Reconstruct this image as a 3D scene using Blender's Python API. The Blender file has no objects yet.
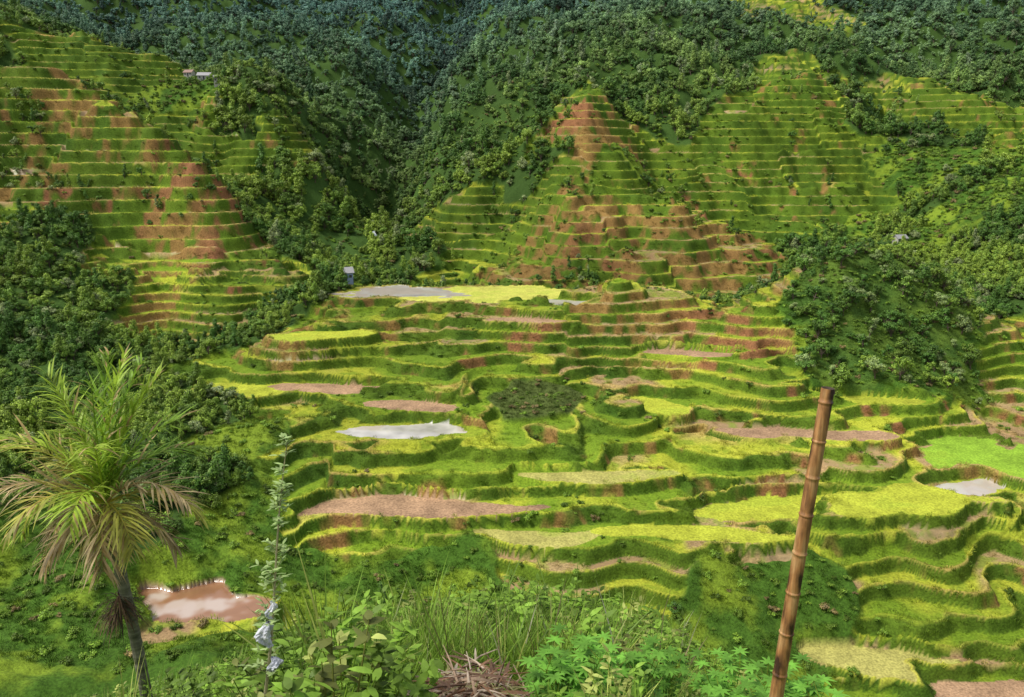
import bpy, math, random, time
import numpy as np
from mathutils import Vector
T0=time.time()
rng=np.random.default_rng(7); random.seed(7)
scene=bpy.context.scene
# ---------------------------------------------------------------- camera
F=768.0; P=math.radians(14.0)
cam=bpy.data.cameras.new("camera"); camo=bpy.data.objects.new("camera",cam); scene.collection.objects.link(camo)
cam.sensor_width=36; cam.lens=27.0; cam.clip_start=0.05; cam.clip_end=5000
camo.rotation_euler=(math.radians(90)-P,0,0)
scene.camera=camo
def W(u,v,D):
    """surveyed bearing (u,v) at forward distance D -> world position"""
    xr=(u-512)/F; yr=(348.5-v)/F
    s=D/(math.cos(P)+yr*math.sin(P))
    return (float(xr*s), float(D), float((-math.sin(P)+yr*math.cos(P))*s))
# ---------------------------------------------------------------- noise
def _h(xi,yi,s):
    h=(xi*374761393+yi*668265263+s*144665713)&0xffffffff
    h=((h^(h>>13))*1274126177)&0xffffffff
    h=(h^(h>>16))
    return h.astype(np.float64)/4294967295.0
def vn(x,y,s=0):
    x=np.asarray(x,float);y=np.asarray(y,float)
    xi=np.floor(x).astype(np.int64); yi=np.floor(y).astype(np.int64)
    fx=x-xi; fy=y-yi; fx=fx*fx*fx*(fx*(fx*6-15)+10); fy=fy*fy*fy*(fy*(fy*6-15)+10)
    a=_h(xi,yi,s);b=_h(xi+1,yi,s);c=_h(xi,yi+1,s);d=_h(xi+1,yi+1,s)
    return (a+(b-a)*fx)*(1-fy)+(c+(d-c)*fx)*fy
def fbm(x,y,s=0,o=4):
    r=0;a=.5;t=0
    for i in range(o):
        r=r+a*(vn(x,y,s+i*17)-.5)*2; t+=a; a*=.5; x,y=(x*1.63+y*1.21)+11.3,(y*1.63-x*1.21)-7.1
    return r/t
def ss(a,b,x):
    t=np.clip((x-a)/(b-a),0,1); return t*t*(3-2*t)
# ---------------------------------------------------------------- terrain control points
CP="""
450 280 238 A;380 280 240 A;540 285 232 A;620 291 228 A;450 294 221 A;370 298 220 A;330 315 212 A;560 300 216 A
300 335 202 A;280 370 188 A;235 378 184 A;450 340 197 A;450 400 169 A;450 450 152 A;450 500 138 A;450 550 127 A;450 585 121 S
340 430 158 A;300 480 143 A;310 540 128 A;300 570 123 S;600 340 200 A;600 370 186 A;600 410 168 A;600 450 155 A;600 500 140 A;600 550 128 A;600 610 115 A
520 385 177 R
750 310 222 A;750 350 196 A;750 400 172 A;750 450 154 A;750 500 140 A;750 550 127 A;750 600 116 S;700 630 110 S;750 650 106 S
900 400 180 A;900 450 160 A;900 500 142 A;900 550 128 A;900 610 114 A;900 690 99 A
1010 400 188 A;1010 440 168 A;1010 490 150 A;1010 540 134 A;1010 600 118 A;1010 690 101 A
250 450 150 S;200 480 140 F;250 520 128 S;240 560 115 S;200 600 98 A;100 600 96 S;30 540 112 S;30 610 92 S;100 530 118 F;100 660 84 S;30 670 80 S;200 660 86 S;180 570 108 S
30 480 140 F;100 430 160 F;180 420 172 F;30 400 178 F;30 330 208 F;30 250 242 F;70 300 228 F;150 320 232 L;215 330 225 L;230 290 242 L;180 360 208 F;100 360 200 F;260 330 215 F;290 290 240 F
20 190 268 L;60 230 256 F;100 200 276 L;110 260 255 L;160 260 258 L;200 230 268 L;235 262 255 L;280 267 248 L;20 120 302 L;100 140 300 L;150 175 288 L
10 62 335 L;60 66 332 L;115 95 325 L;175 135 310 L;215 160 298 L
60 22 520 F;100 48 490 G;160 60 475 G;230 82 455 F;200 110 440 G;240 140 425 G;300 165 415 G;160 90 455 S;270 110 450 F;330 200 410 F;280 195 395 F;230 185 380 F;330 245 375 F;250 215 345 F;300 250 310 F
0 12 680 F;100 2 760 F;180 25 700 F;250 15 760 F;300 40 700 F;200 60 640 F;330 90 620 F;300 130 560 F;360 150 540 F;350 200 480 F
378 235 430 F;395 180 500 F;410 130 590 F;430 80 690 F;445 40 790 F;460 5 900 F
450 130 560 F;480 90 600 F;520 40 680 F;560 5 760 F;430 200 450 F;470 160 460 F;530 110 500 F;510 165 430 F
470 200 400 G;420 230 400 G;520 215 385 G;480 260 350 G;405 258 360 F;530 185 400 F
600 283 300 C;520 275 318 C;690 285 298 C;740 282 305 C;650 280 296 C
590 95 430 G;560 120 418 C;610 130 410 C;560 170 385 C;600 170 380 G;640 190 372 G;550 220 352 C;610 220 345 C;650 240 328 C;590 250 322 C;540 250 338 C;700 240 335 C
625 150 400 S;660 110 455 F;650 150 430 G;690 180 405 G;700 215 370 C;740 250 335 C;790 260 335 F;540 140 430 F;760 225 380 G;665 205 385 G
800 78 490 G;770 110 465 G;830 110 462 G;740 150 430 G;800 150 435 G;850 160 430 G;700 160 425 G;770 195 400 G;830 200 395 G;880 190 410 G;850 240 360 S;790 230 370 G;790 170 420 G;865 130 455 F
620 50 560 F;650 10 680 F;700 60 540 F;760 40 580 F;800 20 640 G;850 50 560 F;700 20 620 F;900 15 660 F;730 95 500 F;760 8 660 G
870 110 480 F;900 90 500 G;950 100 470 G;1000 130 440 G;930 130 450 F;1000 80 520 F;960 40 600 F;1010 20 640 F;900 50 590 F
900 170 410 S;960 190 370 F;1010 190 350 S;940 230 335 S;1000 250 300 F;1015 290 262 F;1015 340 225 A;900 240 340 F
860 262 222 K;900 270 220 K;830 285 214 K;950 320 208 K;880 330 204 K;930 360 198 K;990 350 205 A;860 370 190 K
"""
HP="""
0 400 20 F;100 390 0 F;200 370 -25 F;270 310 -45 F;150 560 35 F;250 540 20 F;50 600 60 F
350 290 -55 F;450 285 -56 F;600 262 -54 F;700 262 -54 F;450 268 -52 S;540 268 -54 S
870 260 -50 F;950 255 -50 F
-150 150 -50 F;-200 250 0 F;-200 350 50 L;-200 600 120 F;1200 120 -60 A;1200 200 -40 A;1250 300 -10 F;1200 450 60 F;1200 650 120 F
0 1000 260 F;300 1100 280 F;512 1100 270 F;750 1000 260 F;1024 950 240 F;1200 1300 300 F;-200 1300 300 F;512 1400 320 F
200 60 -66 S;512 100 -77 S;512 60 -80 S;900 70 -90 S;1024 60 -90 S;0 50 -62 S;1200 80 -85 S;-200 80 -55 S
"""
pts=[];lab=[]
for t in CP.replace("\n",";").split(";"):
    t=t.split()
    if len(t)==4:
        pts.append(W(float(t[0]),float(t[1]),float(t[2]))); lab.append(t[3])
for t in HP.replace("\n",";").split(";"):
    t=t.split()
    if len(t)==4:
        D=float(t[1]); pts.append(((float(t[0])-512)/F*D*1.03,D,float(t[2]))); lab.append(t[3])
pts=np.array(pts); CL="ALGCSFKR"; onehot=np.array([[1.0 if l==c else 0.0 for c in CL] for l in lab])
SC=100.0
cx=pts[:,0]/SC; cy=pts[:,1]/SC; n=len(cx)
def kern(d2): return .5*d2*np.log(d2+1e-9)
A=np.zeros((n+3,n+3)); d2=(cx[:,None]-cx)**2+(cy[:,None]-cy)**2
A[:n,:n]=kern(d2)+np.eye(n)*0.0006
A[:n,n]=1;A[:n,n+1]=cx;A[:n,n+2]=cy;A[n:,:n]=A[:n,n:].T
sol=np.linalg.solve(A,np.concatenate([pts[:,2],np.zeros(3)]))
def field(x,y):
    x=np.asarray(x,float);y=np.asarray(y,float); shp=x.shape; x=x.ravel();y=y.ravel()
    H=np.empty(len(x)); Wt=np.empty((len(x),len(CL)))
    am=11+14*ss(260,420,y)
    wx=x+am*fbm(x/30,y/30,91,4); wy=y+am*fbm(x/30,y/30,57,4)
    for i in range(0,len(x),60000):
        a=x[i:i+60000]/SC;b=y[i:i+60000]/SC
        d2=(a[:,None]-cx)**2+(b[:,None]-cy)**2
        H[i:i+60000]=kern(d2)@sol[:n]+sol[n]+sol[n+1]*a+sol[n+2]*b
        a=wx[i:i+60000]/SC;b=wy[i:i+60000]/SC
        d2=(a[:,None]-cx)**2+(b[:,None]-cy)**2
        w=1/(d2+.0004)**3
        w=w@onehot
        Wt[i:i+60000]=w/w.sum(1,keepdims=True)
    return H.reshape(shp),Wt.reshape(shp+(len(CL),))
def nearz(x,y):
    z=-1.75-0.57*np.clip(y,-20,14)-.95*np.maximum(y-14,0)
    z=z-.5*np.maximum(x-2.2,0)-.30*np.maximum(-x-2.2,0)
    return z+.25*fbm(x/3,y/3,5,3)
GY_=np.array([395,430,500,590,690,790,900,1000.]); GX_=np.array([W(u,v,d)[0] for u,v,d in [(366,240,395),(378,235,430),(395,180,500),(410,130,590),(430,80,690),(445,40,790),(460,5,900),(470,0,1000)]])
def gorge(x,y):
    """distance to the stream line in plan"""
    return np.abs(x-np.interp(y,GY_,GX_)-6*np.sin(y/28))
def hnoise(x,y,Wt):
    far=Wt[...,5]
    near=1-ss(250,300,y)
    a=(4.0+2.6*near)*fbm(x/34,y/46,3,2)+2.3*fbm(x/13,y/15,8,2)*(1-.4*far)+.6*fbm(x/5,y/5,9,2)
    a=a+(1-near)*(1-far)*(5.5*fbm(x/24,y/60,31,2)+1.6*fbm(x/9,y/20,37,2))
    r=1-np.abs(fbm(x/80,y/80,23,4))*2
    g=gorge(x,y); gd=ss(410,470,y)
    return a+far*ss(300,520,y)*(21*(r-.5))+gd*(-20*np.exp(-(g/22)**2)+13*np.exp(-((g-58)/26)**2))
def hbase(x,y):
    H,Wt=field(x,y); return H+hnoise(x,y,Wt),Wt
def survey(u,v,lo=60,hi=900):
    D=np.concatenate([np.arange(lo,300,.5),np.arange(300,hi,1.5)])
    p=np.array([W(u,v,d) for d in D])
    h,_=hbase(p[:,0],p[:,1])
    k=np.where(h>=p[:,2])[0]
    k=k[0] if len(k) else len(D)-1
    return float(p[k,0]),float(p[k,1]),float(h[k])
PL=[(495,288,20,10,'p'),(398,286,15,9,'w'),(568,295,6,4,'w'),(322,333,12,4,'r'),(245,386,8,4,'r'),(400,431,12,4,'w'),
(325,383,10,2.6,'m'),(425,510,15,3,'m'),(415,399,9,2.5,'m'),(800,500,14,4,'r'),(905,502,13,4.5,'r'),(968,455,9,7,'g'),
(966,488,6,3.5,'w'),(1028,460,6,8,'g'),(660,405,5,4,'r'),(840,430,12,2.2,'m'),(222,612,7,3,'b'),(168,592,6,2.6,'b'),(188,602,5,5,'b'),
(535,536,8,2.2,'s'),(890,660,9,2.5,'s'),(985,692,7,3,'m'),(760,430,6,2.2,'m'),(300,265,5,3,'r'),(690,350,8,2,'m'),(860,395,10,2,'r'),(600,470,10,2,'s'),(700,530,12,2.0,'r'),(520,320,9,2,'m')]
S1,S2=2.3,4.3
plots=[]
for (u,v,rx,ry,ty) in PL:
    x,y,h=survey(u,v); S=S1 if y<245 else S2
    plots.append([x,y,rx,ry,ty,(math.floor(h/S)+.35)*S])
plots[1][0]=plots[0][0]-31; plots[1][1]=plots[0][1]+2
plots[1][5]=plots[0][5]
plots[17][5]=plots[18][5]=plots[16][5]
FALL=[survey(375+1.5*math.sin(i*1.3),218+26*i/13) for i in range(14)]
# ---------------------------------------------------------------- terrain grid
ys=[-10.0]
while ys[-1]<1400:
    y=ys[-1]
    dy=.2 if y<20 else .7 if y<80 else .31 if y<245 else .52 if y<500 else 2+(y-500)*.006
    ys.append(y+dy)
ys=np.array(ys); ts=np.arange(-.84,.8401,.0014)
NR,NC=len(ys),len(ts)
X=ts[None,:]*(ys[:,None]+15); Y=np.repeat(ys[:,None],NC,1)
def upidx(n,step):
    idx=np.arange(0,n,step); 
    if idx[-1]!=n-1: idx=np.append(idx,n-1)
    f=np.interp(np.arange(n),idx,np.arange(len(idx))); i0=np.minimum(f.astype(int),len(idx)-2)
    return idx,i0,f-i0
ir,r0,fr=upidx(NR,3); ic,c0,fc=upidx(NC,5)
Hs,Ws=field(X[np.ix_(ir,ic)],Y[np.ix_(ir,ic)])
def up(a):
    if a.ndim==3: return np.stack([up(a[...,k]) for k in range(a.shape[2])],-1)
    b=a[r0]*(1-fr)[:,None]+a[r0+1]*fr[:,None]
    return b[:,c0]*(1-fc)[None]+b[:,c0+1]*fc[None]
Hg=up(Hs); Wg=up(Ws).astype(np.float32)
Hg=Hg+hnoise(X,Y,Wg)
farm=ss(252,266,Y)
SS=np.where(farm>.5,S2,S1)
brk=.5*SS*ss(.47,.53,vn(X/26+5,Y/30,800))*(1-ss(.0,.1,np.abs(farm-.5)<.49))
PT=np.zeros((NR,NC),np.int8); LV=np.zeros((NR,NC)); tyid={'w':1,'r':2,'m':3,'g':4,'b':5,'s':6,'p':7}
for (x,y,rx,ry,ty,h0) in plots:
    j0=np.searchsorted(ys,y-ry*3); j1=np.searchsorted(ys,y+ry*3)
    xs=X[j0:j1]; yy=Y[j0:j1]
    bend=ry*1.1*np.sin((xs-x)/rx*1.4+x)
    dd=np.sqrt(((xs-x)/rx)**2+((yy-y-bend*.5)/ry)**2)+.6*fbm(xs/8,yy/5,33,3)
    m=1-ss(.9,2.1,dd)
    Hg[j0:j1]=Hg[j0:j1]*(1-m)+h0*m; brk[j0:j1]*=(1-ss(0,.3,m))
    sel=(dd<(1.5 if ty not in 'wb' else 1.2)) if y<250 else dd<1.1
    PT[j0:j1][sel]=tyid[ty]; LV[j0:j1][sel]=h0
HH=Hg+brk
PT[(Y<250)&(PT>0)&(np.floor(HH/S1)!=np.floor(LV/S1))]=0
terrW=Wg[...,0]+Wg[...,1]+Wg[...,2]+Wg[...,3]
terr=ss(.38,.62,terrW+.16*fbm(X/14,Y/14,71,3)); terr[PT>0]=1
def terrace(h,S,a):
    k=np.floor(h/S); f=h/S-k
    z=S*(k+ss(a,.97,f)) 
    z=z+.30*np.exp(-((f-.05)/.05)**2)
    return z,k,f
a1=.56+.26*vn(X/20,Y/20,12); a2=.36+.28*vn(X/25,Y/25,14)
z1,k1,f1=terrace(HH,S1,a1); z2,k2,f2=terrace(HH,S2,a2)
kk=np.where(farm>.5,k2+1000,k1); ff=np.where(farm>.5,f2,f1); aa=np.where(farm>.5,a2,a1)
zT=z1*(1-farm)+z2*farm-brk
Z=Hg*(1-terr)+zT*terr
Z=Z+(1-terr)*.6*fbm(X/4,Y/4,44,3)
riser=ss(0,.08,ff-aa)*(1-ss(.93,1,ff))
Z=Z+riser*terr*(.2+.3*farm)*fbm(X/2.5,Y/2.5,66,2)
Zn=nearz(X,Y); nm=Zn>Z; Z=np.maximum(Z,Zn)
# ---- colours (base colours, plus sky reflection painted on flooded plots)
def C(r,g,b): return np.array([r,g,b])
def mix(a,b,m): return a*(1-m[...,None])+b*m[...,None]
n1=vn(X/12,Y/12,201); n2=fbm(X/3,Y/3,202,3); n3=fbm(X/40,Y/40,203,3); n4=vn(X/6,Y/6,208); n5=fbm(X/8,Y/8,209,3)
up_=ss(172,212,Y)*(1-farm)
brown=Wg[...,0]*(.19+.36*up_)+Wg[...,1]*.52+Wg[...,2]*.18+Wg[...,3]*.86
rb=ss(.40,.62,brown*.60+.20*vn(X/9+kk*3.1,Y/16,205)+.3*n2+.40*n5+.32*n3)
col=mix(C(.045,.10,.010),C(.12,.185,.014),n1*.6+n4*.4)
col=mix(col,mix(C(.27,.15,.05),C(.27,.105,.055),ss(.45,.75,vn(X/30,Y/30,210))),rb*.85)
tread=1-ss(-.03,.03,ff-aa)
pv=vn(X/22+kk*17.3,Y/60+kk*7.7,211)
tc=mix(C(.15,.24,.016),C(.37,.40,.035),ss(.3,.55,pv+.2*n5))
mud=ss(.60,.68,pv+brown*.16-.05)
tc=mix(tc,mix(C(.31,.20,.10),C(.39,.29,.13),vn(X/8,Y/8,5)),mud)
tc=mix(tc,C(.19,.27,.02),.75*ss(.0,.45,n2))
col=mix(col,tc,tread)
lip=np.exp(-((ff-.06)/.07)**2)+ss(.94,1,ff)
lipc=mix(C(.46,.47,.05),C(.48,.34,.10),ss(.5,.8,vn(X/15,Y/15,220)+.25*n2+.2*brown))
col=mix(col,lipc,np.clip(lip,0,1)*(.1+.85*vn(X/7,Y/7,222))*np.where(farm>.5,ss(.15,.6,vn(X/11+kk*2.3,Y/14,225)),1))
wild=mix(C(.06,.13,.014),C(.18,.26,.022),ss(.3,.8,vn(X/9,Y/9,230)+.4*n2))
forest=np.clip(Wg[...,5]+Wg[...,6]*.6,0,1)
wild=mix(wild,C(.05,.10,.018),ss(.4,.7,forest))
wild=mix(wild,C(.08,.11,.025),ss(.4,.7,Wg[...,7]))
col=mix(wild,col,terr)
col=col*(1+.35*n3)[...,None]
wet=np.zeros((NR,NC))
pc={1:C(.58,.55,.49),2:C(.43,.47,.045),3:C(.38,.24,.14),4:C(.27,.45,.04),5:C(.33,.165,.085),6:C(.42,.39,.11),7:C(.54,.54,.10)}
intr=(tread>.5)&(lip<.5)
for k,c in pc.items():
    m=(PT==k)&intr; cc=c*(1+.3*n2[m]+.25*n5[m])[:,None]
    if k in(2,7,4,6):
        q=ss(.0,.5,n5[m]+.5*n2[m])[:,None]*.5; cc=cc*(1-q)+np.array([.24,.33,.03])*q
    if k in(1,5):
        wet[m]=.97; q=ss(-.05,.3,n5[m]+.4*n2[m])[:,None]*(.6 if k==1 else .75); cc=cc*(1-q)+np.array([.58,.50,.44] if k==5 else [.45,.36,.28])*q  # pale tones paint whitish sky reflection into the water colour
    col[m]=cc
wet[(mud>.8)&intr&(PT==0)&(vn(X/18+kk*5,Y/30,300)>.6)]=.6
wet*=(terr>.5)
soil=ss(.6,.75,vn(X/1.5,Y/1.5,240)); nc=mix(C(.11,.20,.02),C(.18,.12,.06),soil)
col[nm]=nc[nm]; wet[nm]=0
def bil(A,x,y):
    x=np.asarray(x,float);y=np.asarray(y,float)
    r=np.interp(y,ys,np.arange(NR)); c=(x/(y+15)-ts[0])/(ts[1]-ts[0]); c=np.clip(c,0,NC-1.001); r=np.clip(r,0,NR-1.001)
    i=r.astype(int);j=c.astype(int);a=r-i;b=c-j
    return A[i,j]*(1-a)*(1-b)+A[i+1,j]*a*(1-b)+A[i,j+1]*(1-a)*b+A[i+1,j+1]*a*b
def gz(x,y): return float(bil(Z,[x],[y])[0])
def near_(A,x,y):
    r=np.interp(y,ys,np.arange(NR)); c=(x/(y+15)-ts[0])/(ts[1]-ts[0])
    return A[np.clip(np.rint(r).astype(int),0,NR-1),np.clip(np.rint(c).astype(int),0,NC-1)]
me=bpy.data.meshes.new("terrain")
V=np.stack([X,Y,Z],-1).reshape(-1,3).astype(np.float32)
me.vertices.add(len(V)); me.vertices.foreach_set("co",V.ravel())
I=np.arange(NR*NC,dtype=np.int32).reshape(NR,NC)
Q=np.stack([I[:-1,:-1],I[:-1,1:],I[1:,1:],I[1:,:-1]],-1).reshape(-1,4)
me.loops.add(Q.size); me.loops.foreach_set("vertex_index",Q.ravel())
me.polygons.add(len(Q)); me.polygons.foreach_set("loop_start",np.arange(0,Q.size,4,dtype=np.int32))
me.update(calc_edges=True)
me.polygons.foreach_set("use_smooth",np.ones(len(Q),bool))
ca=me.color_attributes.new("col","FLOAT_COLOR","POINT")
ca.data.foreach_set("color",np.concatenate([np.clip(col,0,1),np.ones((NR,NC,1))],-1).astype(np.float32).ravel())
wa=me.attributes.new("wet","FLOAT","POINT"); wa.data.foreach_set("value",wet.astype(np.float32).ravel())
terrain=bpy.data.objects.new("terrain",me); scene.collection.objects.link(terrain)
# ---------------------------------------------------------------- materials
def newmat(name):
    m=bpy.data.materials.new(name); m.use_nodes=True; nt=m.node_tree; b=nt.nodes["Principled BSDF"]
    return m,nt,b
def N(nt,t,**k):
    n_=nt.nodes.new(t)
    for a,b in k.items(): setattr(n_,a,b)
    return n_
def noise_val(nt,scale,detail,lo,hi,coord='Object',vec=None):
    tc_=N(nt,"ShaderNodeTexCoord"); no=N(nt,"ShaderNodeTexNoise"); no.inputs["Scale"].default_value=scale; no.inputs["Detail"].default_value=detail
    if vec:
        mp=N(nt,"ShaderNodeMapping"); mp.inputs["Scale"].default_value=vec; nt.links.new(tc_.outputs[coord],mp.inputs[0]); nt.links.new(mp.outputs[0],no.inputs["Vector"])
    else: nt.links.new(tc_.outputs[coord],no.inputs["Vector"])
    mr=N(nt,"ShaderNodeMapRange"); mr.inputs[1].default_value=.3; mr.inputs[2].default_value=.7; mr.inputs[3].default_value=lo; mr.inputs[4].default_value=hi
    nt.links.new(no.outputs[0],mr.inputs[0]); return no,mr
def mulc(nt,a,b):
    v=N(nt,"ShaderNodeVectorMath",operation='MULTIPLY'); nt.links.new(a,v.inputs[0]); nt.links.new(b,v.inputs[1]); return v.outputs[0]
m_ter,nt,b=newmat("terrain_ground")
at=N(nt,"ShaderNodeAttribute",attribute_name="col"); aw=N(nt,"ShaderNodeAttribute",attribute_name="wet")
no1,mr1=noise_val(nt,2.6,6,.65,1.35)
c=mulc(nt,at.outputs["Color"],mr1.outputs[0])
mxc=N(nt,"ShaderNodeMix",data_type='RGBA'); nt.links.new(aw.outputs["Fac"],mxc.inputs[0]); nt.links.new(c,mxc.inputs[6]); nt.links.new(at.outputs["Color"],mxc.inputs[7])
nt.links.new(mxc.outputs[2],b.inputs["Base Color"])
mr=N(nt,"ShaderNodeMapRange"); mr.inputs[3].default_value=.95; mr.inputs[4].default_value=.05; nt.links.new(aw.outputs["Fac"],mr.inputs[0]); nt.links.new(mr.outputs[0],b.inputs["Roughness"])
mr_=N(nt,"ShaderNodeMapRange"); mr_.inputs[3].default_value=.15; mr_.inputs[4].default_value=.8; nt.links.new(aw.outputs["Fac"],mr_.inputs[0]); nt.links.new(mr_.outputs[0],b.inputs["Specular IOR Level"])
bp=N(nt,"ShaderNodeBump"); bp.inputs["Distance"].default_value=.22
ms=N(nt,"ShaderNodeMapRange"); ms.inputs[3].default_value=.7; ms.inputs[4].default_value=0; nt.links.new(aw.outputs["Fac"],ms.inputs[0]); nt.links.new(ms.outputs[0],bp.inputs["Strength"])
nt.links.new(no1.outputs[0],bp.inputs["Height"]); nt.links.new(bp.outputs[0],b.inputs["Normal"])
me.materials.append(m_ter)
def leafmat(name,instanced=True,trans=.25,rough=.55,nz=True):
    m,nt,b=newmat(name)
    a=N(nt,"ShaderNodeAttribute",attribute_name="lc"); c=a.outputs["Color"]
    if instanced:
        t=N(nt,"ShaderNodeAttribute",attribute_name="tint"); t.attribute_type='INSTANCER'; c=mulc(nt,c,t.outputs["Color"])
    if nz: no,mr=noise_val(nt,6,2,.75,1.25); c=mulc(nt,c,mr.outputs[0])
    nt.links.new(c,b.inputs["Base Color"]); b.inputs["Roughness"].default_value=rough; b.inputs["Specular IOR Level"].default_value=.25
    if trans>0:
        tr=N(nt,"ShaderNodeBsdfTranslucent"); nt.links.new(c,tr.inputs[0]); mx=N(nt,"ShaderNodeMixShader"); mx.inputs[0].default_value=trans
        nt.links.new(b.outputs[0],mx.inputs[1]); nt.links.new(tr.outputs[0],mx.inputs[2]); nt.links.new(mx.outputs[0],nt.nodes["Material Output"].inputs[0])
    return m
m_leaf=leafmat("foliage",True,0,.6,False); m_fg=leafmat("foliage_near",True,.35,.5); m_leafs=leafmat("leaf_single",False,.4,.45)
def barkmat(name,c1,c2,scale=8,vec=(1,1,.2),rough=.8):
    m,nt,b=newmat(name); no,mr=noise_val(nt,scale,6,0,1,vec=vec)
    mx=N(nt,"ShaderNodeMix",data_type='RGBA'); mx.inputs[6].default_value=(*c1,1); mx.inputs[7].default_value=(*c2,1)
    nt.links.new(mr.outputs[0],mx.inputs[0]); nt.links.new(mx.outputs[2],b.inputs["Base Color"]); b.inputs["Roughness"].default_value=rough
    bp=N(nt,"ShaderNodeBump"); bp.inputs["Strength"].default_value=.4; bp.inputs["Distance"].default_value=.02; nt.links.new(no.outputs[0],bp.inputs["Height"]); nt.links.new(bp.outputs[0],b.inputs["Normal"])
    return m
m_bark=barkmat("bark",(.05,.035,.02),(.16,.12,.08),3)
# ---------------------------------------------------------------- mesh builder
class MB:
    def __init__(s): s.V=[];s.F=[];s.C=[];s.M=[]
    def add(s,v,f,c,m=0):
        o=len(s.V); s.V+= [tuple(p) for p in v]; s.C+=[tuple(c)]*len(v)
        s.F+=[tuple(i+o for i in q) for q in f]; s.M+=[m]*len(f)
    def tube(s,P_,R,sides,c,m=0,cap=True):
        P_=[Vector(p) for p in P_]; v=[]
        for i,p in enumerate(P_):
            d=(P_[min(i+1,len(P_)-1)]-P_[max(i-1,0)]).normalized()
            a=d.cross(Vector((0,1,0.13))); a.normalize(); b_=d.cross(a); r=float(R[i])
            for k in range(sides):
                t=2*math.pi*k/sides; v.append(p+(a*math.cos(t)+b_*math.sin(t))*r)
        f=[(i*sides+k,i*sides+(k+1)%sides,(i+1)*sides+(k+1)%sides,(i+1)*sides+k) for i in range(len(P_)-1) for k in range(sides)]
        if cap: f.append(tuple((len(P_)-1)*sides+k for k in range(sides)))
        s.add(v,f,c,m)
    def blade(s,p,d,L,w,droop,nseg,c,m=0,side=None,wide=.35):
        p=Vector(p); d=Vector(d).normalized(); 
        sd=side or d.cross(Vector((random.uniform(-.3,.3),random.uniform(-.3,.3),1))); 
        sd=Vector(sd)
        if sd.length<1e-3: sd=Vector((1,0,0))
        sd.normalize(); v=[]
        for i in range(nseg+1):
            t=i/nseg
            ww=w*max(.04,(1-((t-wide)/(1-wide))**2 if t>wide else .45+.55*t/wide))
            v+= [p+sd*ww/2,p-sd*ww/2]
            p=p+d*(L/nseg); d=(d+Vector((0,0,-droop/nseg))).normalized()
        s.add(v,[(2*i,2*i+1,2*i+3,2*i+2) for i in range(nseg)],c,m)
    def obj(s,name,mats,link=True,smooth=False):
        me=bpy.data.meshes.new(name); me.from_pydata([tuple(v) for v in s.V],[],s.F); 
        ca=me.color_attributes.new("lc","FLOAT_COLOR","POINT"); ca.data.foreach_set("color",np.array([(c[0],c[1],c[2],1) for c in s.C],np.float32).ravel())
        for m in mats: me.materials.append(m)
        me.polygons.foreach_set("material_index",s.M)
        if smooth: me.polygons.foreach_set("use_smooth",[True]*len(s.F))
        me.update(); o=bpy.data.objects.new(name,me)
        if link: scene.collection.objects.link(o)
        return o
def rv():
    v=Vector((random.gauss(0,1),random.gauss(0,1),random.gauss(0,1))); return v.normalized()
def crown(mb,cs,leaf,per,core=True):
    for c_,r in cs:
        c_=Vector(c_); g=random.uniform(.75,1.25)
        if core:
            v=[];f=[];nu,nvv=7,5
            for i in range(nvv+1):
                ph=math.pi*i/nvv
                for j in range(nu):
                    th=2*math.pi*j/nu; rr=r*.70*random.uniform(.8,1.08)
                    v.append(c_+Vector((math.sin(ph)*math.cos(th),math.sin(ph)*math.sin(th),math.cos(ph)*.8))*rr)
            for i in range(nvv):
                for j in range(nu): f.append((i*nu+j,i*nu+(j+1)%nu,(i+1)*nu+(j+1)%nu,(i+1)*nu+j))
            mb.add(v,f,(.6*g,.62*g,.55*g))  # core colour darkened to paint in the shade inside the crown
        for i in range(per):
            d=rv(); d.z=d.z*.8+.12; p=c_+Vector((d.x,d.y,d.z*.85))*r*random.uniform(.72,1.28)
            nrm=(d+rv()*.6+Vector((0,0,.35))).normalized(); a=nrm.cross(rv()).normalized(); b_=nrm.cross(a)
            l=leaf*random.uniform(.6,1.3); g2=g*random.uniform(.65,1.5)
            mb.add([p-a*l*.5,p-b_*l*.32,p+a*l*.6,p+b_*l*.32],[(0,1,2,3)],(g2,g2,g2*random.uniform(.6,1.1)))
def make_tree(name,kind):
    mb=MB()
    if kind=='broad':
        h=random.uniform(1.0,1.7)
        mb.tube([(0,0,-.4),(0.03,0,h*.4),(0.0,.05,h)],[.09,.07,.03],6,(1,1,1),1)
        cs=[((0,0,h+.15),.42)]
        for i in range(random.randint(8,11)):
            a=random.uniform(0,6.28); r=random.uniform(.3,.9); z=h+random.uniform(-.55,.5)
            cs.append(((r*math.cos(a),r*math.sin(a),z),random.uniform(.18,.4)))
            mb.tube([(0,0,h*.5),(r*.5*math.cos(a),r*.5*math.sin(a),(h*.5+z)/2),(r*math.cos(a),r*math.sin(a),z)],[.04,.025,.01],4,(1,1,1),1)
        crown(mb,cs,.14,80)
    elif kind=='tall':
        mb.tube([(0,0,-.4),(0.02,0,1.2),(0,.02,2.7)],[.08,.05,.02],6,(1,1,1),1)
        cs=[]
        for i in range(9):
            z=.8+i*.23; r=.42*(1-i/11); a=random.uniform(0,6.28)
            cs.append(((r*.7*math.cos(a),r*.7*math.sin(a),z),.26+.2*(1-i/9)))
        crown(mb,cs,.14,65)
    elif kind=='bush':
        cs=[((random.uniform(-.6,.6),random.uniform(-.6,.6),random.uniform(.1,.5)),random.uniform(.25,.5)) for i in range(6)]
        for c_,r in cs: mb.tube([(0,0,-.3),c_],[.03,.01],4,(1,1,1),1)
        crown(mb,cs,.2,60)
    return mb.obj(name,[m_leaf,m_bark],link=False)
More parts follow.
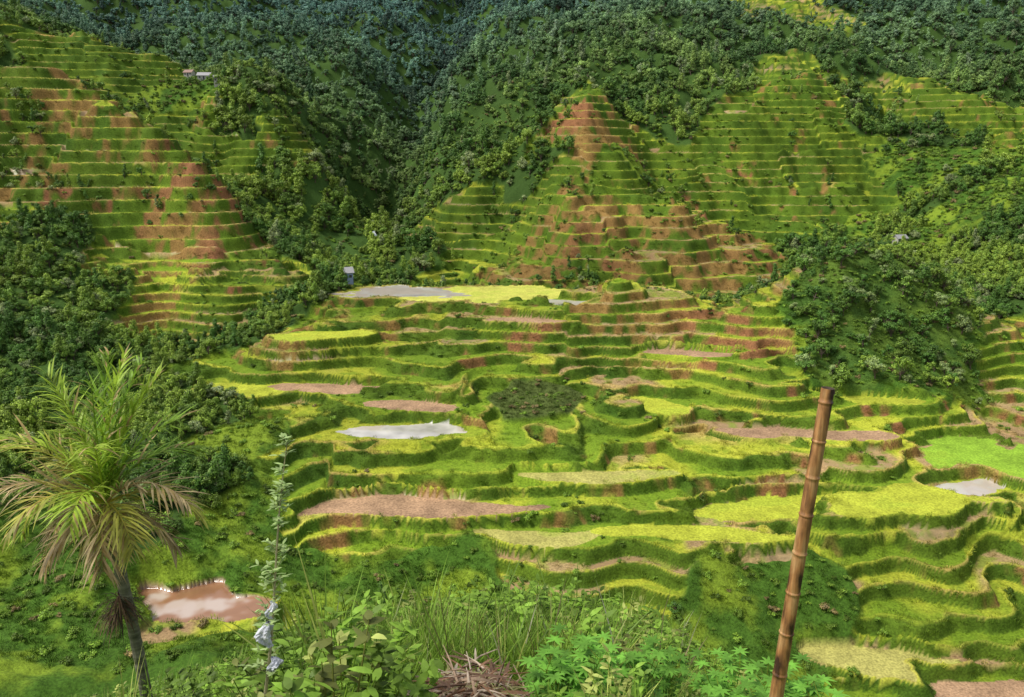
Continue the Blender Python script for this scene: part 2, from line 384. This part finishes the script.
def make_tuft(name,nb,spread,L,w,droop,seg=2,mat=None):
    mb=MB()
    for i in range(nb):
        a=random.uniform(0,6.28); r=spread*math.sqrt(random.random())
        d=Vector((math.cos(a)*random.uniform(.1,.7),math.sin(a)*random.uniform(.1,.7),1))
        g=random.uniform(.7,1.35)
        mb.blade((r*math.cos(a),r*math.sin(a),-.05),d,L*random.uniform(.5,1.2),w*random.uniform(.7,1.3),droop*random.uniform(.4,1.5),seg,(g,g,g*.9))
    return mb.obj(name,[mat or m_leaf],link=False)
def make_weed(name,nl,L,palmate=False):
    mb=MB()
    for s_ in range(4 if not palmate else 6):
        a=random.uniform(0,6.28); top=Vector((.28*math.cos(a),.28*math.sin(a),random.uniform(.45,.9)))
        base=Vector((.06*math.cos(a),.06*math.sin(a),-.1)); mb.tube([base,(base+top)/2+Vector((0,0,.05)),top],[.008,.006,.003],4,(.9,.9,.6))
        for i in range(nl):
            t=random.uniform(.3,1); p=base.lerp(top,t); b_=random.uniform(0,6.28); g=random.uniform(.7,1.35)
            if palmate:
                q=p+Vector((math.cos(b_),math.sin(b_),.7))*.16; mb.tube([p,q],[.004,.003],3,(1.1,.6,.4))
                for k in range(7):
                    an=(k-3)*.75; d=Vector((math.cos(b_+an),math.sin(b_+an),random.uniform(-.05,.15)))
                    mb.blade(q,d,L*(1-.1*abs(k-3)),L*.26,.35,3,(g,g,g),side=Vector((-d.y,d.x,0)))
            else:
                d=Vector((math.cos(b_),math.sin(b_),random.uniform(-.1,.6)))
                mb.blade(p,d,L*random.uniform(.6,1.2),L*.42,.5,3,(g,g,g),side=Vector((-d.y,d.x,random.uniform(-.3,.3))))
    return mb.obj(name,[m_fg],link=False)
def coll(name,objs):
    c=bpy.data.collections.new(name)
    for o in objs: c.objects.link(o)
    return c
def scatter(name,P_,rot,scl,idx,tint,collection):
    me=bpy.data.meshes.new(name); me.vertices.add(len(P_)); me.vertices.foreach_set("co",np.asarray(P_,np.float32).ravel())
    for nm_,ty,ar,key in (("rot","FLOAT_VECTOR",rot,"vector"),("scl","FLOAT_VECTOR",scl,"vector"),("idx","INT",idx,"value"),("tint","FLOAT_COLOR",np.concatenate([tint,np.ones((len(tint),1))],1),"color")):
        a=me.attributes.new(nm_,ty,"POINT"); a.data.foreach_set(key,np.ascontiguousarray(ar,dtype=np.int32 if ty=="INT" else np.float32).ravel())
    o=bpy.data.objects.new(name,me); scene.collection.objects.link(o)
    ng=bpy.data.node_groups.new(name+"_gn","GeometryNodeTree")
    ng.interface.new_socket("Geometry",in_out='INPUT',socket_type='NodeSocketGeometry'); ng.interface.new_socket("Geometry",in_out='OUTPUT',socket_type='NodeSocketGeometry')
    gi=ng.nodes.new("NodeGroupInput"); go=ng.nodes.new("NodeGroupOutput"); ci=ng.nodes.new("GeometryNodeCollectionInfo"); ip=ng.nodes.new("GeometryNodeInstanceOnPoints")
    ci.inputs["Collection"].default_value=collection; ci.inputs["Separate Children"].default_value=True; ci.inputs["Reset Children"].default_value=True
    ip.inputs["Pick Instance"].default_value=True
    def na(nm_,ty):
        x=ng.nodes.new("GeometryNodeInputNamedAttribute"); x.data_type=ty; x.inputs["Name"].default_value=nm_
        return [q for q in x.outputs if q.enabled and q.name=="Attribute"][0]
    L=ng.links
    L.new(gi.outputs[0],ip.inputs["Points"]); L.new(ci.outputs[0],ip.inputs["Instance"])
    L.new(na("idx","INT"),ip.inputs["Instance Index"]); L.new(na("rot","FLOAT_VECTOR"),ip.inputs["Rotation"]); L.new(na("scl","FLOAT_VECTOR"),ip.inputs["Scale"])
    L.new(ip.outputs[0],go.inputs[0])
    md=o.modifiers.new("scatter","NODES"); md.node_group=ng
    return o
def rotz(n_,tilt=.12): return np.stack([rng.normal(0,tilt,n_),rng.normal(0,tilt,n_),rng.uniform(0,6.28,n_)],1)
def sample(n_,y0,y1,tm=.78):
    y=np.sqrt(rng.uniform((y0+15)**2,(y1+15)**2,n_))-15; t=rng.uniform(-tm,tm,n_); return t*(y+15),y
# ---- forest
trees=coll("tree_kinds",[make_tree("tree_kind_%d"%i,'broad') for i in range(6)]+[make_tree("tree_kind_%d"%i,'tall') for i in (6,7)])
x,y=sample(40000,85,1020,.74)
ex,ey=sample(12000,85,330); x=np.append(x,ex); y=np.append(y,ey)
wf=near_(Wg,x,y); te=near_(terr,x,y); nr=near_(nm,x,y)
dens=np.where((wf[:,5]>.45)&(te<.5),.85,0)
dens=np.maximum(dens,np.where((wf[:,6]>.4)&(te<.5),.35,0))
dens=np.maximum(dens,((wf[:,4]>.4)&(te<.4)&(vn(x/12,y/12,400)>.6))*np.where(y>250,.5,.12))
dens=np.maximum(dens,(te>.5)*(y>262)*(vn(x/14,y/14,430)>.68)*.3)
fx=np.mean([p[0] for p in FALL]); fy0=min(p[1] for p in FALL); fy1=max(p[1] for p in FALL)
clear=(np.abs(x-fx)<4.5)&(y>fy0-26)&(y<fy1+3)
k=(rng.random(len(x))<dens)&(~nr)&(near_(PT,x,y)==0)&(~clear); x=x[k];y=y[k]
z=bil(Z,x,y); m=len(x)
big=ss(230,420,y)
r=(rng.uniform(1.1,2.8,m)*(1-big)+rng.uniform(2.0,4.5,m)*big)*(.75+.5*vn(x/30,y/30,402))
lone=(near_(terr,x,y)>.4)|(near_(Wg,x,y)[:,4]>.4); r=np.where(lone,r*.6,r)
scl=np.stack([r,r,r*rng.uniform(.8,1.3,m)],1)
pk=rng.random((m,1)); haze_mix=ss(400,850,y)[:,None]
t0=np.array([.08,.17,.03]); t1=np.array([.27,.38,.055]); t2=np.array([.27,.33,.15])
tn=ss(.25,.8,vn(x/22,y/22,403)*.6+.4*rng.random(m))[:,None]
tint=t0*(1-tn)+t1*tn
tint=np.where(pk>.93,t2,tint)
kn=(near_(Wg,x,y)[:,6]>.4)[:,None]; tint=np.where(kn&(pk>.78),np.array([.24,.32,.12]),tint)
tint=tint*(1-haze_mix)+(np.array([.14,.27,.25])*(.5+.9*tn))*haze_mix  # bluish mix growing with distance paints haze into the foliage colour
tint*=rng.uniform(.75,1.3,(m,1))
gd=gorge(x,y); tint*=(1-.3*np.exp(-(gd/20)**2)*ss(400,450,y))[:,None]  # trees near the stream tinted darker, gorge shade put into their colour
ix=rng.integers(0,8,m); ix=np.where(kn[:,0],ix%6,ix)
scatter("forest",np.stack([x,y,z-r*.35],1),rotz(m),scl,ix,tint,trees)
# ---- shrubs
bushes=coll("bush_kinds",[make_tree("bush_kind_%d"%i,'bush') for i in range(4)])
x,y=sample(50000,85,520,.74); wf=near_(Wg,x,y); te=near_(terr,x,y); rs=near_(riser,x,y); nr=near_(nm,x,y); fr_=near_(PT,x,y)
dens=(wf[:,6]*.9+wf[:,4]*.6+wf[:,5]*.2+wf[:,7]*.7)*(te<.5)+(te>.5)*(rs>.6)*np.where(y>250,.24,.18)*(vn(x/18,y/18,410)>.45)
dens=dens+(te>.5)*(y<250)*(vn(x/11,y/11,411)>.78)*.35
k=(rng.random(len(x))<dens)&(~nr)&(fr_==0); x=x[k];y=y[k]; m=len(x); z=bil(Z,x,y)
r=rng.uniform(.4,1.15,m)*(1+.7*ss(240,400,y)); scl=np.stack([r,r,r*rng.uniform(.7,1.2,m)],1)
tint=np.array([.15,.25,.03])*rng.uniform(.45,1.5,(m,1)); wr=near_(Wg,x,y)[:,7]; wk=near_(Wg,x,y)[:,6]
dr=(rng.random(m)<.06+.25*(wr>.5)+.06*(wk>.5))[:,None]; tint=np.where(dr,np.array([.26,.20,.09])*rng.uniform(.6,1.3,(m,1)),tint)
scatter("shrubs",np.stack([x,y,z],1),rotz(m),scl,rng.integers(0,4,m),tint,bushes)
# ---- grass on terraces
tufts=coll("tuft_kinds",[make_tuft("tuft_kind_%d"%i,40,.9,.75,.08,.8) for i in range(4)])
def grass(name,n_,y0,y1,sc):
    x,y=sample(n_,y0,y1,.72); te=near_(terr,x,y); rs=near_(riser,x,y); lp=near_(lip,x,y); fr_=near_(PT,x,y); nr=near_(nm,x,y); wf=near_(Wg,x,y)
    dens=np.where(te>.5,np.clip(rs*.7+lp*.5+.12,0,1),.9)*(wf[:,5]<.6)
    dens=np.where((fr_>0)&(lp<.4)&(rs<.4),0,dens)
    k=(rng.random(n_)<dens)&(~nr); x=x[k];y=y[k];m=len(x);z=bil(Z,x,y)
    g=near_(col,x,y); g=np.where(((near_(wet,x,y)>0)|(g[:,2]>.2))[:,None],np.array([.24,.34,.03]),g)
    g=g*rng.uniform(.6,1.35,(m,1))*.9+np.array([.014,.024,.0])
    s=sc*rng.uniform(.6,1.3,m)
    scatter(name,np.stack([x,y,z],1),rotz(m,.2),np.stack([s,s,s],1),rng.integers(0,4,m),g,tufts)
grass("terrace_grass",50000,85,255,.68)
grass("hillside_grass",24000,255,480,1.1)
# ---- foreground grass and weeds
fg=coll("fg_kinds",[make_tuft("fg_kind_%d"%i,34,.22,.75,.015,1.0,5,m_fg) for i in range(3)]+[make_tuft("fg_kind_3",12,.1,1.25,.018,.7,6,m_fg)]+[make_weed("fg_kind_%d"%i,16,.13) for i in (4,5,6)])
x=rng.uniform(-18,15,14000); y=rng.uniform(3.5,26,14000)
k=(np.abs(x)<.8*(y+2))&(near_(nm,x,y))&~((np.abs(x+.45)<.7)&(y<7.9)); x=x[k];y=y[k];m=len(x);z=bil(Z,x,y)
sel=vn(x/1.3,y/1.3,500)+.3*rng.random(m); idx=np.where(sel>.62,rng.integers(4,7,m),rng.integers(0,3,m)); idx=np.where(rng.random(m)<.08,3,idx)
mid=ss(-.42,-.3,x/y)*(1-ss(.15,.3,x/y))
s=rng.uniform(.4,1.0,m)*(.8+.6*mid)*np.where(x>2.2+.1*y,.75,1.0)
s=np.where((x>.1)&(x<3.2)&(y<7.5),s*.6,s)
tint=np.array([.21,.35,.045])*rng.uniform(.5,1.4,(m,1))*np.where(rng.random((m,1))<.18,np.array([1.7,1.15,2.4]),1)
scatter("foreground_grass",np.stack([x,y,z],1),rotz(m,.15),np.stack([s,s,s],1),idx,tint,fg)
random.seed(11); rd=MB()
for i in range(60):
    u=random.choice([random.gauss(655,22),random.gauss(330,70),random.gauss(520,60)]); D=random.uniform(7.5,13); x_=(u-512)/F*D*1.15; z_=gz(x_,D)
    rd.blade((x_,D,z_-.05),(random.uniform(-.3,.3),random.uniform(-.2,.2),1),random.uniform(.8,1.6),.022,random.uniform(.1,.7),7,random.choice([(.62,.6,.4),(.5,.55,.25),(.45,.35,.2)]))
rd.obj("reed_stalks",[m_leafs])
# ---------------------------------------------------------------- palm
random.seed(21)
pb=MB(); hub=Vector(W(108,525,9)); base=Vector((hub.x+.22,9.0,gz(hub.x+.1,9)-.3))
pp=[base.lerp(hub,float(t))+Vector((.05*math.sin(t*3),0,0)) for t in np.linspace(0,1,40)]
pb.tube(pp,[(.080 if i%2 else .074)*(1-.12*i/40) for i in range(40)],12,(1,1,1),1)
pb.tube([hub,hub+Vector((0,0,.18)),hub+Vector((0,0,.45))],[.075,.07,.03],10,(.30,.38,.08))
def frond(mb,base,az,el,L,droop,ll,c,nl=30,hang=.6,wid=.03,fold=.5):
    p=Vector(base); tt=[];n_=16
    for i in range(n_+1):
        s_=i/n_; e=el-droop*s_**1.4
        d=Vector((math.cos(az)*math.cos(e),math.sin(az)*math.cos(e),math.sin(e))); tt.append((p.copy(),d)); p=p+d*L/n_
    mb.tube([q for q,_ in tt],[.018*(1-.85*i/n_) for i in range(n_+1)],5,(c[0]*1.2,c[1]*1.1,c[2]))
    for i in range(nl):
        s_=.12+.88*i/nl; f_=s_*n_; a=int(min(f_,n_-1)); q=tt[a][0].lerp(tt[a+1][0],f_-a); d=tt[a][1]
        sd=d.cross(Vector((0,0,1))); sd=sd.normalized() if sd.length>.05 else Vector((-math.sin(az),math.cos(az),0)); upv=sd.cross(d).normalized()
        l_=ll*(.35+.65*math.sin(math.pi*min(1,s_*.8+.15)))*random.uniform(.6,1.15)
        for sg in(-1,1):
            if random.random()<.1: continue
            dd=sd*sg*random.uniform(.35,.75)+d*random.uniform(.6,1)+upv*fold*random.uniform(-.3,.8); g=random.uniform(.6,1.4)
            tipbrown=random.random()<.1
            mb.blade(q,dd,l_,wid,hang*random.uniform(.4,2.4),4,(.5*g,.36*g,.16*g) if tipbrown else (c[0]*g,c[1]*g,c[2]*g),wide=.3)
G=(.24,.40,.045);G2=(.38,.52,.06);GY=(.56,.54,.12);BR=(.52,.40,.22)
hb=hub+Vector((0,0,.3))
for az,el,L,dr,c in [(1.2,1.5,1.95,.3,G),(.1,1.45,2.05,.3,G2),(2.9,1.42,1.8,.5,G2),(-1.0,1.4,1.9,.4,G),(.4,1.3,1.85,.5,G2),(2.5,1.25,1.7,.8,G2),(0,1.15,1.65,.9,G),(3.1,1.05,1.5,1.3,GY),(.6,.95,1.4,1.5,G),
   (3.5,.75,1.5,1.5,BR),(2.5,.8,1.4,1.7,GY),(-.3,.75,1.45,1.6,BR),(-1.4,.9,1.3,1.9,G2),(1.6,.8,1.3,1.8,G),(-2.2,.8,1.3,2.0,GY),(.2,.4,1.3,1.7,GY),(3.2,.25,1.3,1.6,G2),(-.8,.3,1.1,1.7,GY),(2.9,-.1,1.1,1.2,BR),
   (5.2,1.2,1.6,1.0,G2),(0,-.2,1.1,1.1,BR),(3.4,1.2,1.55,1.2,G2),(3.9,-.3,1.0,.9,BR),(-1.2,-.2,1.0,1.1,BR),(.8,1.4,1.9,.5,G)]:
    frond(pb,hb,az,el,L,dr,.58,c,nl=34)
for i in range(160):
    a=random.uniform(0,6.28); pb.blade(hub+Vector((.08*math.cos(a),.08*math.sin(a),random.uniform(-.1,.25))),(math.cos(a)*.6,math.sin(a)*.6,random.uniform(-.4,.3)),random.uniform(.3,.8),.028,2.2,5,random.choice([(.75,.70,.3),(.62,.6,.18),(.45,.31,.15)]))
hf=Vector(W(120,605,8.95))
for i in range(190):
    a=random.uniform(0,6.28); pb.blade(hf+Vector((0,0,random.uniform(-.2,.15))),(math.cos(a),math.sin(a),random.uniform(-.2,.6)),random.uniform(.2,.55),.014,2.5,5,random.choice([(.14,.09,.05),(.28,.17,.1),(.08,.06,.04)]))
m_palmt=barkmat("palm_trunk",(.07,.07,.04),(.26,.25,.17),5,(1,1,4))
palm=pb.obj("palm_tree",[m_leafs,m_palmt])
# ---------------------------------------------------------------- bamboo pole
bb=MB(); p0=Vector(W(772,740,3.0)); p1=Vector(W(828,388,3.05)); dirn=(p1-p0)
g0=gz(p0.x,3.0)
k=(p0.z-(g0-.3))/dirn.z; p0=p0-dirn*k; dirn=p1-p0
PP=[];RR=[];L_=dirn.length
nodes_=[L_-.06-a*.9 for a in [.0,.19,.37,.56,.76,.97,1.19,1.42,1.7,2.0]]; nodes_=[q for q in nodes_ if q>.02]
ss_=sorted(set([0,L_]+[round(q+e,4) for q in nodes_ for e in(-.02,-.007,-.003,.003,.007,.02)]+[float(q) for q in np.arange(.05,L_,.05)]))
ss_=[q for q in ss_ if 0<=q<=L_]
for q in ss_:
    t=q/L_; r_=.0335-.0065*t
    for nn in nodes_:
        if abs(q-nn)<.0045: r_+=.003
        elif abs(q-nn)<.009: r_-=.001
    PP.append(p0+dirn*t+Vector((math.sin(t*math.pi)*-.012,0,0))); RR.append(r_)
bb.tube(PP,RR,20,(1,1,1),0,cap=False)
tp=PP[-1]; dn=dirn.normalized(); bb.tube([tp,tp-dn*.002,tp-dn*.05],[RR[-1],RR[-1]*.72,RR[-1]*.72],20,(1,1,1),1)
m_bam,nt,b=newmat("bamboo"); no,mr=noise_val(nt,14,6,0,1,vec=(1,1,.35)); no_,mr_2=noise_val(nt,90,3,.6,1.25,vec=(1,1,.04))
rp=N(nt,"ShaderNodeValToRGB"); e=rp.color_ramp.elements; e[0].position=.1;e[0].color=(.05,.022,.012,1); e[1].position=.95;e[1].color=(.58,.37,.16,1); q=e.new(.5); q.color=(.40,.19,.065,1)
nt.links.new(mr.outputs[0],rp.inputs[0]); nt.links.new(mulc(nt,rp.outputs[0],mr_2.outputs[0]),b.inputs["Base Color"]); b.inputs["Roughness"].default_value=.5
m_dark=barkmat("bamboo_inside",(.03,.02,.01),(.08,.05,.03))
bb.obj("bamboo_pole",[m_bam,m_dark],smooth=True)
# ---------------------------------------------------------------- sapling with torn plastic bag
sb=MB(); a0=Vector(W(258,720,5.0)); a1=Vector(W(292,440,5.1)); g_=gz(a0.x,5.0)-.1
if g_<a0.z: a0=a1+(a0-a1)*((a1.z-g_)/(a1.z-a0.z))
def stp(t): return a0.lerp(a1,float(t))+Vector((.03*math.sin(t*5),.02*math.cos(t*4),0))
sb.tube([stp(t) for t in np.linspace(0,1,20)],[.016*(1-.8*i/19) for i in range(20)],6,(.5,.46,.28))
for i in range(75):
    t=random.uniform(.3,1); p=stp(t); a=random.uniform(0,6.28); l_=random.uniform(.08,.2)*(1.25-t)
    q=p+Vector((math.cos(a)*l_,math.sin(a)*l_,l_*.7)); sb.tube([p,q],[.004,.002],4,(.3,.33,.12))
    for j in range(5):
        w_=p.lerp(q,random.uniform(.4,1)); b_=random.uniform(0,6.28); g=random.uniform(.7,1.3)
        sb.blade(w_,(math.cos(b_),math.sin(b_),.3),random.uniform(.04,.08),.022,.4,3,(.42*g,.55*g,.22*g))
sb.obj("sapling",[m_leafs])
m_bag,nt,b=newmat("plastic_bag"); no,mr=noise_val(nt,9,5,0,1); mx=N(nt,"ShaderNodeMix",data_type='RGBA'); mx.inputs[6].default_value=(.45,.47,.55,1); mx.inputs[7].default_value=(.8,.8,.84,1)
nt.links.new(mr.outputs[0],mx.inputs[0]); nt.links.new(mx.outputs[2],b.inputs["Base Color"]); b.inputs["Roughness"].default_value=.35
bg=MB()
def crumple(mb,c_,sx,sz,nu=26,nv=16,sd=0):
    v=[];f=[]; ph=random.uniform(0,6)
    for i in range(nv+1):
        for j in range(nu):
            th=2*math.pi*j/nu; t=i/nv; rr=math.sin(math.pi*min(.97,max(.08,t)))**.6*(.7+.35*math.sin(th*4+t*5+ph)*random.uniform(.5,1)+.2*random.random())
            v.append(c_+Vector((math.cos(th)*sx*rr+.025*math.sin(t*6+ph),math.sin(th)*sx*rr,(t-.5)*sz+random.uniform(-.008,.008))))
    for i in range(nv):
        for j in range(nu): f.append((i*nu+j,i*nu+(j+1)%nu,(i+1)*nu+(j+1)%nu,(i+1)*nu+j))
    mb.add(v,f,(1,1,1))
crumple(bg,Vector(W(266,634,4.95)),.06,.2); crumple(bg,Vector(W(274,664,4.93)),.045,.11); crumple(bg,Vector(W(271,610,4.98)),.03,.14)
bg.obj("plastic_bag",[m_bag],smooth=False)
# ---------------------------------------------------------------- dead branches pile
db=MB()
for i in range(380):
    D=random.uniform(6.2,7.6); x_=random.gauss(-.42,.33); z_=gz(x_,D)
    a=random.uniform(0,6.28); d=Vector((math.cos(a),math.sin(a)*.6,random.uniform(-.1,.35))).normalized(); l_=random.uniform(.2,.6); p=Vector((x_,D,z_+random.uniform(.05,.6)*math.exp(-((x_+.42)/.5)**2)))
    c=random.choice([(.5,.36,.25),(.36,.2,.12),(.65,.54,.42),(.2,.12,.08),(.45,.42,.2)])
    if i%2: db.blade(p,d,l_,random.uniform(.015,.05),.8,5,c)
    else: db.tube([p,p+d*l_*.5+Vector((0,0,.03)),p+d*l_],[.013,.01,.004],5,c)
db.obj("dead_branch_pile",[m_leafs])
random.seed(5)
cas=coll("cas_kinds",[make_weed("cas_kind_%d"%i,9,.14,True) for i in range(3)])
PC=[]
for (u,D) in [(560,6.6),(600,6.8),(585,7.4),(630,6.8),(755,6.0),(800,6.3),(780,6.6),(655,7.6),(735,6.9),(575,6.2)]:
    x_=(u-512)/F*D*1.14; PC.append((x_,D,gz(x_,D)))
m=len(PC); s=rng.uniform(.8,1.05,m); scatter("cassava_plants",np.array(PC),rotz(m,.05),np.stack([s,s,s],1),rng.integers(0,3,m),np.array([.17,.38,.05])*rng.uniform(.8,1.25,(m,1)),cas)
# ---------------------------------------------------------------- houses
def flat(name,c,r=.7,sc=3):
    return barkmat(name,tuple(k*.8 for k in c),tuple(min(1,k*1.15) for k in c),sc,(1,1,1),r)
m_wb=flat("wall_blue",(.35,.42,.65)); m_ww=flat("wall_white",(.48,.46,.40)); m_rr=flat("roof_metal",(.36,.35,.35),.5); m_r2=flat("roof_rust",(.28,.16,.12),.6); m_dk=flat("opening_dark",(.04,.04,.05),.4)
def box(x0,x1,y0,y1,z0,z1): 
    v=[(x,y,z) for z in(z0,z1) for x,y in((x0,y0),(x1,y0),(x1,y1),(x0,y1))]
    return v,[(0,3,2,1),(4,5,6,7),(0,1,5,4),(1,2,6,5),(2,3,7,6),(3,0,4,7)]
def house(u,v,w,d,h,yaw,mw,mr,lift=.0):
    x,y,z=survey(u,v+3)
    z=gz(x,y)+lift
    e=bpy.data.objects.new("village_house",None); scene.collection.objects.link(e); e.location=(x,y,z-.2); e.rotation_euler=(0,0,yaw)
    def part(nm_,vs,fs,m):
        b_=MB(); b_.add(vs,fs,(1,1,1)); o=b_.obj(nm_,[m]); o.parent=e
    vs,fs=box(-w/2,w/2,-d/2,d/2,-4,h); rh=d*.35
    vs+=[(-w/2,0,h+rh),(w/2,0,h+rh)]; fs+=[(4,8,7),(5,6,9)]
    part("walls",vs,fs,mw)
    o_=.45;t=.1
    rv_=[(-w/2-o_,-d/2-o_,h-.25),(w/2+o_,-d/2-o_,h-.25),(w/2+o_,0,h+rh+.1),(-w/2-o_,0,h+rh+.1),(w/2+o_,d/2+o_,h-.25),(-w/2-o_,d/2+o_,h-.25)]
    rv_+= [(a,b_,c+t) for a,b_,c in rv_]
    part("roof",rv_,[(0,3,2,1),(3,5,4,2),(6,7,8,9),(9,8,10,11),(0,1,7,6),(4,5,11,10),(1,2,8,7),(2,4,10,8),(0,6,9,3),(3,9,11,5)],mr)
    vs,fs=box(-.45,.45,-d/2-.04,-d/2+.02,.1,2.0); part("door",vs,fs,m_dk)
    for i,xx in enumerate((-w*.32,w*.32)):
        vs,fs=box(xx-.45,xx+.45,-d/2-.04,-d/2+.02,1.0,1.9); part("window_%d"%i,vs,fs,m_dk)
house(345,280,5,4,2.8,.4,m_wb,m_rr,2.0); house(205,77,7,4.5,2.5,.1,m_ww,m_rr,.3); house(190,75,5,4,2.4,-.2,m_ww,m_r2,.3); house(219,81,5,4,2.4,.3,m_ww,m_rr,.3); house(899,243,5,3.5,2.4,.3,m_ww,m_rr,1.5)
wf_=MB(); vs=[]
for i,(x_,y_,z_) in enumerate(FALL):
    z_=gz(x_,y_); hw=.8+.3*math.sin(i*2.1); vs+=[(x_-hw,y_-1.2,z_+1.0),(x_+hw,y_-1.2,z_+1.0)]
wf_.add(vs,[(2*i,2*i+1,2*i+3,2*i+2) for i in range(13)],(1,1,1)); wf_.obj("waterfall",[flat("white_water",(.55,.6,.65),.3)])
# ---------------------------------------------------------------- light
SE,SA=58,258
w=bpy.data.worlds.new("World"); scene.world=w; w.use_nodes=True; nt=w.node_tree; bgn=nt.nodes["Background"]
sky=nt.nodes.new("ShaderNodeTexSky"); sky.sky_type='NISHITA'; sky.sun_disc=False; sky.sun_elevation=math.radians(SE); sky.sun_rotation=math.radians(SA)
hs=nt.nodes.new("ShaderNodeHueSaturation"); hs.inputs["Saturation"].default_value=.4
nt.links.new(sky.outputs[0],hs.inputs["Color"]); nt.links.new(hs.outputs[0],bgn.inputs[0]); bgn.inputs[1].default_value=.15
sun=bpy.data.lights.new("sun",'SUN'); sun.energy=3.7; sun.angle=math.radians(22); sun.color=(1,.95,.87); so=bpy.data.objects.new("sun",sun); scene.collection.objects.link(so)
az=math.radians(SA); el=math.radians(SE)
dv=Vector((math.sin(az)*math.cos(el),math.cos(az)*math.cos(el),math.sin(el)))
so.rotation_euler=dv.to_track_quat('Z','Y').to_euler()
scene.view_settings.view_transform='Standard'; scene.view_settings.look='None'; scene.view_settings.exposure=0
